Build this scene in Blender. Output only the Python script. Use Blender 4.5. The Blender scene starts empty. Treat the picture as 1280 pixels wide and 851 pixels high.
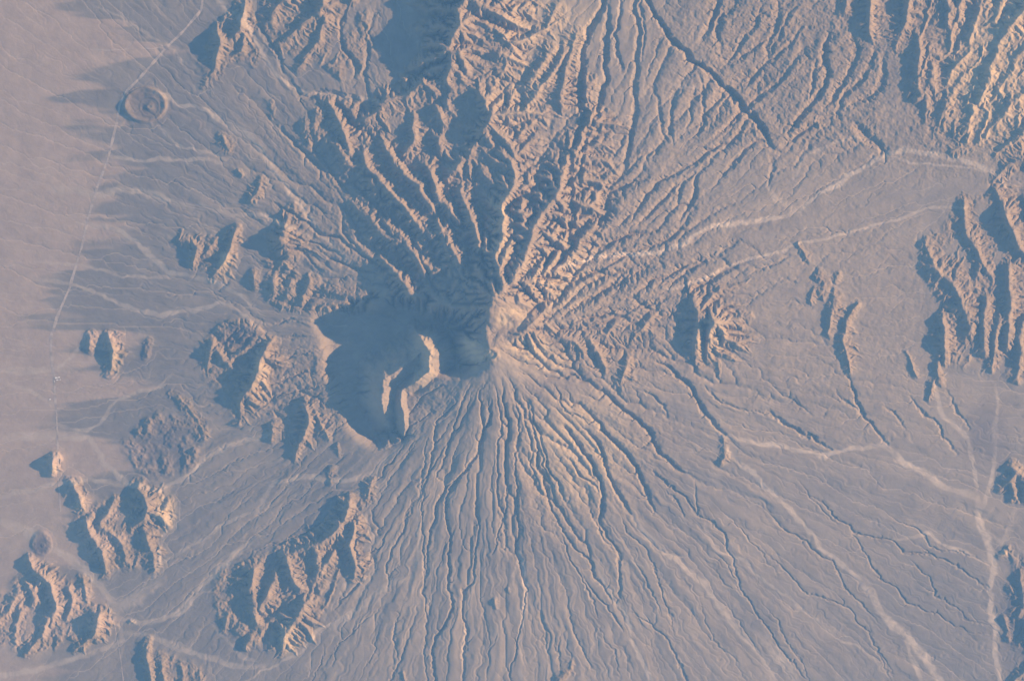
import bpy, math
import numpy as np
# ---------------------------------------------------------------- camera, light, exposure (1 Blender unit = 1 m)
S = 40.0                                  # metres per map unit
HAZE_COL, HAZE_DEN = (.20, .515, 1.0, 1), 1.32e-6
CAM_H = 240000.0
sc = bpy.context.scene
SUN_ELEV, SUN_BEAR = 18.5, 8.0            # degrees; bearing counter-clockwise from east (+x)
cam = bpy.data.objects.new("camera", bpy.data.cameras.new("camera")); sc.collection.objects.link(cam); sc.camera = cam
cam.location = (0, 0, CAM_H); cam.rotation_euler = (0, 0, 0)
cam.data.sensor_width = 36.0; cam.data.lens = 36.0 * (CAM_H - 300) / (1280 * S)
cam.data.clip_start = 1000.0; cam.data.clip_end = 900000.0
w = bpy.data.worlds.new("World"); sc.world = w; w.use_nodes = True
wn = w.node_tree.nodes; wl = w.node_tree.links
bg = wn["Background"]; sky = wn.new("ShaderNodeTexSky"); sky.sky_type = 'NISHITA'; sky.sun_disc = False
sky.sun_elevation = math.radians(SUN_ELEV); sky.sun_rotation = math.radians(90 - SUN_BEAR)
sky.altitude = 800; sky.air_density = 1.0; sky.dust_density = 0.2; sky.ozone_density = 2.0
wl.new(sky.outputs[0], bg.inputs[0]); bg.inputs[1].default_value = 0.10
sl = bpy.data.lights.new("sun", 'SUN'); sl.energy = 5.0; sl.angle = math.radians(.53); sl.color = (1.0, .68, .42)
so = bpy.data.objects.new("sun", sl); sc.collection.objects.link(so)
so.rotation_euler = (math.radians(90 - SUN_ELEV), 0, math.radians(90 + SUN_BEAR)); so.location = (60000, 8000, 20000)
sc.view_settings.view_transform = 'Standard'; sc.view_settings.look = 'None'
sc.view_settings.exposure = 0.98; sc.view_settings.gamma = 1.0; sc.view_settings.use_curve_mapping = False
sc.cycles.max_bounces = 4; sc.cycles.diffuse_bounces = 2; sc.cycles.volume_bounces = 1


# ---------------------------------------------------------------- terrain maths (map coordinates: 1 unit = 40 m)

X0, X1, Y0, Y1 = -140, 1460, -120, 972
SUN_EL, SUN_AZ = 18.5, 8.0        # degrees; azimuth counter-clockwise from map east

LANDFORMS = []
def parse(txt):
    out = []; gid = 0; LANDFORMS.clear() if '@' in txt else None
    for line in txt.strip().splitlines():
        if line.startswith('@'):
            LANDFORMS.append(line[1:].split(';')); gid = len(LANDFORMS); continue
        line = line.split('#')[0].strip()
        if not line: continue
        head, _, pts = line.partition('|')
        p = [tuple(float(v) for v in q.split(',')) for q in pts.split()]
        out.append((head.split() + ([gid] if gid else []), p))
    return out

# ridges: left-slope right-slope | x,y,height ...   (left = the side away from the sun)
RIDGES = """
# north-west hills
@hill;jagged brown hill with three saw-edged crests at the top of the pale plain;hill
.62 .5 | 305,12,11 300,30,13 291,45,7
.62 .5 | 272,42,9 274,52,12 268,75,9 262,92,6 250,108,3
.7 .6 | 303,45,8 300,62,7 290,68,4
.7 .6 | 318,62,5 314,80,4
.7 .6 | 282,22,5 275,40,4
@hill;small isolated conical hill between the round crater and the volcano foothills;hill
.6 .6 | 277,168,5 280,177,7 287,188,4
@hill;tiniest knoll, a dot just below the small conical hill;hill
.6 .6 | 298,213,2.5 301,220,2.5
@hill;short dark-sided ridge below the tiny knoll, on the grey plain;hill
.6 .6 | 328,226,5 320,240,6 312,250,4
@hill;notched hill with two dark hollows facing the long straight track;hill
.65 .6 | 240,298,5 248,312,8 240,332,5
.65 .6 | 293,290,7 285,315,8 273,333,10 262,347,5
.6 .5 | 228,285,2 222,300,3 236,300,6
.6 .5 | 268,300,4 258,318,5
@ridge;single long dark-faced ridge running down from a sharp point;ridge
.55 .3 | 356,286,9 350,310,10 343,340,5
@hill;small dark wedge hill beside the row of furrowed hills;hill
.6 .5 | 318,342,6 316,358,4
@ridge;row of furrowed hills north of the great shadowed basin;ridge
.6 .5 | 344,348,9 340,374,4
.6 .5 | 364,350,8 356,376,4
.6 .5 | 386,354,9 379,382,5
.6 .5 | 340,380,3 380,388,4 420,384,4 455,388,3
.6 .5 | 405,360,4 425,368,5 455,370,5
# western hills
@hill;reddish hill with a dark pit-like flank near the straight track;hill
.65 .6 | 113,420,6 111,438,4
.65 .6 | 136,418,6 140,440,9 134,468,6
@hill;low faint pink mound just east of the reddish hill;hill
.5 .5 | 187,427,3 181,446,3
@mountain;broad craggy mountain west of the shadowed basin with a long pale eastern face;mountain
.6 .6 | 337,428,10 326,455,15 318,475,13 306,500,11 296,532,4
.6 .6 | 266,426,8 258,457,6
.6 .6 | 270,437,8 290,462,6
.6 .6 | 320,424,6 300,440,8 285,455,5
@ridge;low curved ridge bordering the wrinkled lava field;ridge
.5 .5 | 212,490,3 235,505,4 252,530,5 256,547,4
.7 .7 | 245,520,4 250,545,4
@hill;little pyramid hill right beside the straight track;hill
.6 .6 | 65,576,9 64,592,5
@hill;pointed hill just below the little pyramid hill;hill
.62 .6 | 89,607,9 97,625,8 104,640,3
@mountain;rugged tan massif with deep triangular shadows north-east of the small dark cone;mountain
.6 .6 | 143,622,6 135,640,8 125,652,6
.6 .6 | 173,611,11 187,632,16 183,648,13 168,662,8
.65 .7 | 187,640,14 203,650,10 210,625,5
.6 .6 | 107,652,9 113,672,9 125,690,9 129,716,6
.6 .6 | 128,660,7 150,675,7 155,702,5
.6 .6 | 180,664,8 190,690,9 190,718,3
@mountain;dark craggy massif in the lower left corner region below the small dark cone;mountain
.65 .6 | 35,698,7 47,716,9 65,735,10 68,760,10 60,782,5
.65 .6 | 30,728,5 40,752,7
.65 .6 | 85,738,6 90,760,8 80,777,4
.65 .6 | 102,727,8 106,748,5
.65 .6 | 122,768,11 118,790,10 105,805,6 92,816,3
.65 .6 | 57,773,7 47,800,6 30,818,4
.65 .6 | 25,763,6 14,800,4
.65 .6 | 135,763,4 130,790,3
.6 .6 | 20,745,5 5,770,5 -30,790,6
@hill;tiny rock outcrop in the middle of the sandy wash junction;hill
.6 .6 | 162,776,3 167,779,2
@hill;finely ribbed low hills cut by the bottom edge;hill
.6 .6 | 186,802,5 183,825,6 187,860,6
.6 .6 | 201,828,6 208,870,6
.6 .6 | 226,828,4 230,870,5
.6 .6 | 246,834,3 252,870,4
# southern massif
@mountain;long tan massif with a big cliff shadow south-west of the volcano;mountain
.6 .5 | 438,628,9 430,650,12 415,668,12 395,680,11 362,695,9
.6 .6 | 357,692,12 361,712,13 373,737,7
.6 .6 | 345,715,8 335,742,9 325,762,8
.62 .6 | 381,759,11 371,778,13 356,800,11 353,820,4
.6 .6 | 444,655,10 440,682,10 446,710,8 441,727,4
.65 .6 | 415,698,8 405,716,6
.65 .6 | 392,688,10 400,712,7
.6 .6 | 318,712,14 313,735,13 319,760,10 323,780,6
.6 .6 | 283,768,6 281,792,4
.6 .6 | 312,798,4 308,812,3
@hill;dark-sided hill with two prongs below the basin's western rim;hill
.6 .5 | 380,502,5 386,520,9 379,545,9 369,576,3
.6 .5 | 398,520,5 405,535,6 412,548,3
.6 .5 | 342,530,4 340,552,3
@hill;small lone rock knob south of the basin;hill
.6 .5 | 414,587,4 411,603,3
.6 .5 | 424,558,3 424,568,2
@ridge;thin crooked ridge leading down to the long tan massif;ridge
.6 .5 | 463,602,5 457,622,5 466,626,3
.6 .5 | 455,625,4 434,642,6
@hill;scattered rock knobs on the southern fan;hill
.7 .7 | 500,842,2 505,851,2
.7 .7 | 636,737,2 637,741,2
.7 .7 | 618,752,3 622,763,2
.5 .6 | 714,822,2 712,838,4 703,848,5
.5 .6 | 698,848,3 704,852,3
# caldera rim
# the great northern ridge and massif
@mountain;dissected mountain mass north of the summit with huge blue shadows;mountain
.62 .35 | 590,-40,28 580,0,30 568,40,30 563,75,27 558,104,16
.7 .5 | 540,12,14 548,30,8
.8 .7 | 569,20,28 560,42,20 555,60,10
.62 .4 | 601,118,20 607,146,24 596,176,20 585,206,12
.6 .4 | 712,190,16 702,238,22 684,262,22 668,290,20 657,322,16 646,350,12
.6 .4 | 738,152,14 730,190,14 718,215,12
.55 .4 | 648,240,8 664,228,9
.6 .5 | 560,130,12 575,150,6
.6 .5 | 474,130,10 510,118,13 530,104,16 545,118,12
.6 .5 | 472,138,10 455,150,8
.6 .5 | 545,135,12 560,160,9
.6 .5 | 515,145,9 520,175,9 508,190,6
.6 .5 | 550,175,10 548,192,8
.6 .4 | 402,0,12 395,18,11 370,38,8 345,60,5
.6 .4 | 372,-20,13 350,5,10 332,28,7
.6 .5 | 405,20,10 398,50,7 378,72,5
.6 .5 | 390,62,6 372,85,4
.6 .5 | 434,-30,9 440,0,8
.6 .5 | 410,130,5 417,145,8 433,165,9 438,190,6
.6 .5 | 430,128,4 440,150,6
.6 .5 | 382,155,5 388,178,4
.6 .5 | 340,128,3 339,148,2
.6 .4 | 454,190,8 458,212,9 470,240,7
.6 .4 | 478,180,8 492,205,9 505,225,8
.6 .4 | 420,180,6 432,205,6
# dark north-west flank ridges (radiating)
.5 .5 | 470,220,7.8 492,245,11.7 515,270,11.7 538,295,9.1
.5 .5 | 500,205,9.1 525,235,13 545,265,11.7 552,290,9.1
.5 .5 | 530,205,9.1 545,235,13 565,265,13 580,295,10.4
.5 .5 | 440,255,5.2 465,280,7.8 490,305,9.1 525,330,10.4
.5 .5 | 488,280,7.8 505,310,10.4 525,335,10.4
.5 .5 | 545,270,10.4 558,300,14.3 570,330,13
.5 .5 | 575,240,11.7 590,275,15.6 600,310,13
.5 .5 | 590,320,10.4 598,345,11.7
.5 .5 | 572,338,10.4 584,365,9.1
.5 .5 | 475,320,5.2 498,340,10.4 512,365,10.4 522,370,7.8
.5 .5 | 595,355,10.4 612,390,10.4
.5 .5 | 565,215,10.4 580,200,13
# bright slab north of the summit
.5 .45 | 610,250,10 622,262,14 640,235,12
.45 .4 | 612,330,6 618,300,12 628,275,14
.5 .5 | 612,350,7 620,385,7
.5 .5 | 632,315,7 626,345,8 632,375,6
# north flank ridges between valleys
.55 .45 | 655,385,3 672,355,7 692,320,9 712,282,9 728,255,8
.5 .45 | 672,378,3 690,355,7 712,318,9 735,282,9 745,250,8 760,222,7
.5 .45 | 665,175,7 645,200,8
.5 .45 | 690,60,6 670,85,7 655,110,7
.5 .45 | 712,55,6 690,90,8 672,120,8 640,145,5
.5 .4 | 660,0,8 640,25,10 622,55,8
.5 .4 | 620,30,7 600,60,9 590,90,7
.5 .45 | 655,50,6 630,90,8 610,115,6
.5 .45 | 640,120,7 622,150,7
.5 .4 | 680,140,6 650,170,7 630,195,7
.55 .45 | 720,40,7 705,90,9 700,130,9
.5 .45 | 735,100,7 728,130,8
.5 .4 | 700,10,6 685,30,6
# north-east range
@mountain_range;orange-lit sharply ribbed mountain range filling the upper right corner;mountain range
.65 .5 | 1085,-30,12 1088,20,13 1090,48,6
.6 .5 | 1064,-20,6 1058,15,6
.65 .55 | 1137,0,10 1133,25,13 1118,62,5
.65 .55 | 1150,42,9 1153,65,12 1143,95,9 1150,122,6
.65 .6 | 1182,-10,10 1188,22,11 1183,42,6
.65 .6 | 1207,-20,10 1198,25,8 1188,48,6
.65 .6 | 1290,0,16 1268,28,16 1250,52,9
.65 .6 | 1252,60,10 1238,85,12 1229,112,12 1224,132,5
.65 .6 | 1280,62,12 1263,90,10 1250,112,9 1240,128,5
.65 .6 | 1212,60,8 1196,82,11 1188,103,8
.65 .6 | 1205,95,8 1188,125,7 1180,152,4
.65 .6 | 1285,112,12 1262,135,10 1248,158,7
.65 .6 | 1183,132,8 1171,166,4
.65 .6 | 1216,138,8 1211,172,4
.65 .6 | 1197,148,6 1192,172,3
.65 .6 | 1290,150,13 1268,175,11 1248,193,6
.6 .6 | 1226,180,4 1190,188,4
.65 .6 | 1290,196,12 1262,208,8 1244,226,5
.65 .6 | 1165,60,8 1170,90,8 1165,120,6
.65 .6 | 1228,0,9 1222,30,9 1212,50,7
.65 .6 | 1255,-10,10 1245,25,9
.65 .6 | 1170,95,6 1160,125,6 1157,150,4
.65 .6 | 1340,20,18 1310,70,18 1300,120,14
.65 .6 | 1380,80,20 1350,140,18 1330,200,14
.5 .5 | 1030,150,4 1010,150,4 985,168,3
# eastern range
@mountain_range;smooth-sided long ridges along the right edge with dark western slopes;mountain range
.6 .4 | 1205,250,7 1208,282,8 1223,312,8 1240,348,7 1244,362,4
.6 .45 | 1246,236,9 1259,270,13 1270,300,13 1285,322,11
.5 .35 | 1158,306,4 1174,338,9 1196,360,10 1206,385,11 1214,412,10
.6 .45 | 1263,335,9 1264,370,11 1266,402,10 1262,432,8
.6 .45 | 1234,372,8 1231,402,9 1234,440,8
.6 .45 | 1249,398,8 1247,430,7 1240,462,4
.6 .45 | 1282,400,9 1278,440,8 1272,475,5
.6 .45 | 1180,398,7 1181,430,10 1181,452,5
.6 .45 | 1170,455,4 1176,475,5
.6 .4 | 1290,250,9 1300,300,10 1310,380,12
.6 .4 | 1225,330,6 1220,360,5
@hill;broken hill chain on the eastern fan ending in a long dark cleft;hill
.6 .5 | 1000,306,3 1012,326,3
.6 .35 | 1022,344,3 1032,352,4 1030,366,4
.6 .3 | 1044,366,3 1041,392,4.5 1036,418,3
.6 .4 | 1020,362,3 1014,378,3
.6 .4 | 1074,379,3 1061,400,4 1056,422,6.5 1058,440,6 1063,466,2
.6 .5 | 1050,340,3 1045,352,4
@hill;two thin low ridges at the foot of the eastern ridges;hill
.6 .5 | 1135,438,2 1148,470,3
.6 .5 | 1167,476,4 1162,498,3
@cone;small side cone east of the volcano with a shadowed gash and fluted apron;cone
.8 .25 | 862,372,7 869,395,13 868,425,12 866,446,6
.8 .34 | 883,380,8 887,402,18 884,425,14 880,442,7
@ridge;short dark facets and spurs on the volcano's eastern shoulder;ridge
.55 .4 | 786,456,7 776,482,4
.9 .5 | 680,388,9 663,406,13 646,424,8
.5 .45 | 738,424,4 750,444,7 758,464,3
.5 .4 | 700,420,4 722,432,6 730,446,3
.5 .45 | 815,395,4 800,412,6 792,425,4
.5 .45 | 770,405,4 758,418,5
.4 .35 | 628,392,4 642,398,6
@hill;slim crooked outcrop at the head of a pale wash;hill
.6 .5 | 905,545,2 906,570,4 900,580,3
# south-east hills at the edge of the range
@hill;dark ribbed hills on the right edge beside the wide pale wash;hill
.55 .5 | 1252,612,4 1262,600,6 1275,590,6
.6 .5 | 1268,585,7 1290,600,9 1283,625,7
.6 .5 | 1262,605,6 1272,622,6
@hill;bluish rounded hills in the lower right corner beside the wide wash;hill
.6 .5 | 1262,685,4 1268,700,3
.6 .5 | 1252,694,3 1258,692,4
.6 .5 | 1277,720,8 1282,760,9 1276,775,5
.6 .5 | 1262,735,5 1270,750,5
.6 .5 | 1259,775,4 1262,800,4
.6 .5 | 1285,775,7 1290,800,7
.6 .5 | 1284,835,6 1270,850,6 1275,870,6
.6 .5 | 1300,700,9 1330,750,10 1320,830,9
.6 .5 | 1330,600,9 1350,640,9
"""

# broad rocky blocks that the crests rise from: height noise | outline
BLOCKS = """
3 2.4 | 5,735 37,690 60,715 100,725 128,765 135,790 95,818 30,822 0,810 -60,800 -60,750
2.5 2 | 75,655 110,630 145,612 205,615 212,650 190,690 192,715 160,715 128,720 95,690
2.5 2.4 | 265,712 330,690 400,655 450,630 460,700 430,735 400,780 360,822 300,805 265,770
1.5 1.6 | 235,430 300,405 345,430 330,480 295,545 275,500 250,470
1.5 1.6 | 245,50 285,10 320,15 322,80 280,90 250,110
4 6 | 1115,-90 1135,60 1145,130 1170,160 1200,178 1290,200 1400,200 1400,-90
2 1.5 | 1150,300 1200,240 1290,230 1400,230 1400,480 1270,480 1180,460 1160,400
1.5 2 | 320,-50 460,-50 470,60 440,110 380,80 335,60
2 2.4 | 370,115 480,120 520,230 470,250 400,190
2 2 | 1250,590 1400,560 1400,660 1265,630
2 2 | 1262,690 1400,680 1400,870 1265,850 1262,740
2 2.5 | 170,800 200,805 260,830 270,890 175,890
1 1.2 | 220,295 290,285 290,330 262,350 235,335
1.2 1.6 | 320,345 400,345 520,365 540,380 460,392 370,390 320,375
"""

# crests given by their height above the datum, not above the slope they stand on
CRESTS = """
1.7 1.35 | 517,408,6 521,417,26 529,428,40 540,443,48 537,464,45 520,476,38 503,486,31 500,500,29 505,515,28 507,530,24 504,550,13
1.1 .9 | 528,440,26 507,456,32 480,474,35 477,500,32 483,522,18
.7 .4 | 505,549,14 480,560,9 455,573,5
"""

# incised valleys: depth width | x,y ...  (always from the head downstream)
VALLEYS = """
3 5 | 748,262 760,240 777,213 786,185 788,165 795,135 793,110 799,85 795,75 797,40 795,0 793,-50
6 6 | 700,330 712,300 716,270 712,230 712,190 725,160 728,130 727,90 728,60 740,30 752,8 760,-40
5 5 | 722,255 728,200 732,175 740,150 748,130 757,100 755,75 757,45 762,10
3 3 | 778,90 772,70 765,45 777,20 782,-30
2 2.5 | 801,80 805,50 803,5 802,-40
1.5 2.5 | 805,112 815,80 825,60 831,40
1.5 2.5 | 806,140 825,90 840,60
3 4 | 840,178 836,160 838,135 845,112
2.5 3.5 | 836,180 828,165 822,140 815,112
3 3.5 | 868,165 880,150 878,130 875,92
2 3 | 855,170 862,145 868,100
6 5 | 965,185 958,165 945,150 930,135 915,120 903,108 895,95 875,80 855,65 835,45 822,20 810,0 795,-40
5 7 | 1108,188 1102,182 1090,173 1080,162 1070,158
5 5 | 985,170 998,150 1010,135 1022,118 1032,106 1037,92 1034,78 1030,60 1035,40
4 4 | 1010,130 1018,98 1020,75
4 5 | 1035,130 1045,120 1055,105 1065,85 1072,60 1068,45
4 5 | 1048,140 1060,115 1075,100 1087,82 1095,60
4 5 | 1062,132 1085,120 1100,108 1106,90 1104,68
3 4 | 970,190 990,176 1010,162 1025,150 1045,142
4 5 | 900,60 895,40 905,20 920,0
5 6 | 880,45 890,30 900,5 900,-30
3 4 | 915,80 930,70 945,60 960,50 970,30
4 5 | 963,80 960,60 970,30 976,0
3 4 | 962,80 968,50 985,20 1000,0
3 4 | 905,85 925,60 940,35 955,5
3 4 | 925,110 945,95 965,75 985,55 1005,30
3 4 | 880,180 915,150 950,120 975,100 1000,70
2.5 3.5 | 860,215 885,190 915,175 945,160
2.5 3.5 | 795,270 810,245 830,225 850,215 880,195 900,180
3 4 | 850,280 865,255 872,225 882,205
3 4 | 895,230 920,200 940,180 955,170
3 5 | 962,232 966,215 966,195
2 3 | 760,225 790,205 815,185 835,175
3 4 | 800,280 830,250 845,232 870,215
4 5 | 738,305 755,270 765,240 785,230 810,222
4 4 | 690,385 720,345 740,308 755,275
4 4 | 672,372 685,345 705,310 718,280
4 4 | 663,378 670,352 688,315 700,285
3 3.5 | 650,372 655,345 668,312
4 4 | 648,390 647,360 655,320
3 4 | 740,322 765,300 785,292 800,290
4 4 | 845,258 850,240 858,220
3 4 | 700,395 745,368 780,352 800,340 828,330
3 4 | 730,350 765,330 800,310 835,298 855,280 870,262
4 5 | 735,330 760,320 790,305
3 4 | 790,370 815,350 840,340 870,325 890,318
4 5 | 858,390 862,365 875,358 890,348 905,338 935,325
2.5 3.5 | 820,360 850,345 868,332 885,322 910,308 925,300
3 4 | 700,405 740,395 780,388 820,378 845,372
3 4 | 690,412 725,408 760,400 790,395
4 6 | 655,412 670,400 680,395
2 3 | 940,345 965,330 985,318
2.2 2.9 | 690,478 700,500 706,512 718,518 740,530
5 4.3 | 705,530 715,545 725,560 738,575 748,600 755,620 753,640 748,655
4.3 4.3 | 733,540 748,555 757,580 765,600 775,618 785,640
4.3 4.3 | 742,520 755,540 770,555 785,570 795,590 800,602 808,615 820,640
4.3 4.3 | 753,485 770,500 785,515 800,530 815,545 825,565 840,580 852,592
3.6 3.6 | 711,570 722,590 735,605 747,617
2.9 2.9 | 660,500 668,530 678,560 686,582 695,600 705,625
3.6 3.6 | 671,578 680,595 687,605
4.3 4.3 | 822,448 840,460 845,470 865,490 880,515 895,530 907,542
2.2 2.9 | 815,590 830,602 845,615 860,630 872,645
2.2 2.2 | 830,612 845,630 855,645
2.2 2.9 | 798,488 815,495 828,505 835,520
5 6 | 735,440 745,455 757,467
2.2 2.9 | 880,485 895,500 920,510 940,515
1.4 2.2 | 900,500 930,512 960,518 985,530
1.2 1.9 | 560,555 545,575 530,600 525,635
1.4 1.9 | 535,545 530,575 530,610 529,640 528,680 530,740 532,765 530,830 536,880
1.9 2.2 | 575,490 560,510 548,530 542,560 535,590 531,620
1.9 2.2 | 590,482 577,500 567,530 562,560 552,580 545,600
2.2 2.5 | 600,475 600,500 602,520 605,540 600,560 590,580 568,602 558,612 548,628 545,640 535,680 531,720
2.8 3.1 | 612,500 610,520 600,550 595,570 578,592 568,605 560,622 558,640 563,680 562,720 566,750 555,780 543,800 540,830 545,880
2.2 2.2 | 616,480 623,510 624,540 620,570 623,600 625,630 630,645 632,690
1.9 1.9 | 627,485 635,530 633,560 632,590 635,620 626,660 620,685 614,690
1.9 2.5 | 597,600 595,640 598,660 594,690 592,728 580,738 578,770 584,790 580,820 574,880
1.9 1.9 | 643,490 648,520 648,550 643,590 648,620 648,650 645,685 652,720 658,735 655,760 650,790 640,830 636,880
2.5 2.5 | 655,495 664,530 672,570 680,610 692,640 705,662 725,690 738,702 746,722 755,735 765,755
1.8 2.2 | 640,480 652,510 662,550 668,590 676,620
1.8 2.5 | 665,540 680,580 697,632 722,668 737,684 743,712 748,722
2.5 2.9 | 745,648 755,662 768,680 774,700 776,720 774,748
2.5 2.9 | 738,640 746,655 752,668 765,685
1.8 2.2 | 704,668 712,695 725,720 735,740 745,758 748,772
1.8 2.2 | 730,722 745,745 760,760 772,780 777,790
1.4 1.8 | 778,650 790,670 810,690 820,712 828,745 835,765 845,790
1.4 2.2 | 790,700 808,722 817,745 825,768
1.6 2.2 | 795,768 815,782 830,795 843,818 858,851 870,890
1.1 1.8 | 678,770 682,800 688,830
1.1 1.8 | 700,790 700,820 702,840
1.1 1.8 | 708,800 714,820 710,840
1.1 1.8 | 710,750 717,790 733,820 748,850
1.1 1.8 | 745,780 765,810 778,850
1.6 2 | 868,600 872,645 890,650 905,665 913,690 920,715 925,733 940,755 955,780 970,800 985,820 1010,851
1.3 1.8 | 895,690 915,715 925,733
1 1.7 | 880,700 905,730 925,740
0.8 1.7 | 875,750 885,785 900,810 925,830
0.8 1.7 | 900,740 930,785 945,815
1.8 2.4 | 1020,620 1040,638 1050,650 1070,665 1090,672 1115,676 1132,690 1170,695 1190,705 1215,722 1240,738
1.4 2 | 1065,660 1085,692 1090,710 1105,728 1120,735 1140,757 1165,767 1195,782 1235,795
1.4 2 | 960,690 985,715 1010,742 1030,750 1065,760 1075,782 1087,792 1102,815 1120,845
1.4 2 | 970,650 990,665 1015,685 1040,705 1055,735 1080,755 1100,780
1.4 2 | 1000,600 1030,640 1048,655
1.4 2 | 1140,700 1165,725 1170,745 1195,760 1210,775 1245,785
1.4 2 | 1120,650 1150,665 1165,685 1200,692 1235,705
1 1.7 | 950,750 975,780 990,810 1005,835 1015,860
1 1.7 | 905,640 930,665 955,690 975,720
1.3 2 | 1090,790 1100,815 1115,850
3.2 3.5 | 1058,470 1070,498 1082,525 1095,540 1110,556
1.4 2.2 | 985,495 1000,505 1012,515
3.5 4 | 960,515 980,530 1000,540 1025,552 1040,562
2 3 | 1105,510 1120,520 1132,537
2 3 | 1045,490 1060,505 1080,520
2 3 | 1140,495 1155,515 1175,530 1180,545 1200,570
2 3 | 1185,485 1200,520 1212,540
1.9 2.2 | 560,480 545,487 525,500 515,510 505,525
1.9 2.2 | 545,515 530,522 512,530
1.9 1.9 | 503,560 490,580 470,600 458,605
1.9 2.5 | 465,640 470,650 475,665
3.1 2.5 | 447,650 446,680 449,720
1.9 2.2 | 510,640 505,660 492,685 486,705 484,735
1.6 1.9 | 485,660 480,680 465,690 455,705 450,730
1.9 2.5 | 458,705 445,735 430,748 415,760
1.6 1.9 | 430,640 400,655 370,670 345,680 320,690
1.2 1.7 | 520,620 508,640 505,655
1.2 1.7 | 470,760 445,785 425,800 412,832
1.2 1.7 | 475,790 465,815 450,851
1.6 1.9 | 512,795 505,815 490,840 480,860
1.6 1.9 | 498,765 492,800 495,830
1.2 1.7 | 405,805 398,830 385,860
1.2 1.7 | 570,655 555,690 545,720
1.2 1.7 | 600,750 610,790 612,830
1.2 1.7 | 620,790 610,820 608,851
1.2 1.7 | 570,760 562,800 555,851
1.2 1.7 | 545,650 538,670 533,690
3 3.5 | 505,405 480,395 455,392
2.5 3 | 518,362 485,355 460,358
2 2.5 | 495,345 450,338 420,325 395,310
3 3.5 | 500,330 470,310 445,285 430,260
3 3.5 | 515,350 480,335 455,320 425,300
2.5 3 | 425,260 430,290 455,320
2.5 3 | 420,235 440,275 470,310
3 4 | 530,345 505,310 485,275 465,250 452,240 430,225
3 3.5 | 430,300 400,290 370,270 345,255
2.5 3 | 430,320 400,305 380,300 350,285 335,270
2.5 3 | 405,340 385,325 370,310
3 4 | 548,370 530,330 510,290 490,260 470,240
4 5 | 575,385 555,345 540,310 525,280 505,250 480,225
4 5 | 590,390 575,350 562,310 550,270 530,235 510,210
5 5 | 600,390 592,350 585,310 575,275 560,240 550,215
5 5 | 612,395 606,350 602,315 598,270 590,235 598,200
3 4 | 622,390 618,355 614,330 617,310
5 5 | 540,235 520,215 495,190 478,165
3 4 | 430,240 415,215 395,190 385,165
3 4 | 415,225 390,200 372,180 355,160
3 4 | 410,350 385,345
3 4 | 440,105 445,80 430,60 425,30 432,10
2.5 3.5 | 460,118 452,90 458,60 455,30
2.5 3 | 470,70 460,40 470,10
4 6 | 455,135 440,120 400,118 375,120 360,98
3 4 | 360,98 345,60 330,40 322,20
3 4 | 385,75 395,55
2 2.5 | 400,438 370,445 345,455 330,470
2.5 3 | 415,460 385,465 350,475 325,487
1.6 1.9 | 420,475 390,485 360,490 335,500 318,515
1.6 1.9 | 425,490 400,500 375,498
1.6 1.9 | 435,505 415,520 400,545
1.6 1.9 | 450,520 430,530 412,548
2 2.5 | 390,405 360,400 335,405
2 2.5 | 395,420 365,420 340,420
"""

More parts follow.
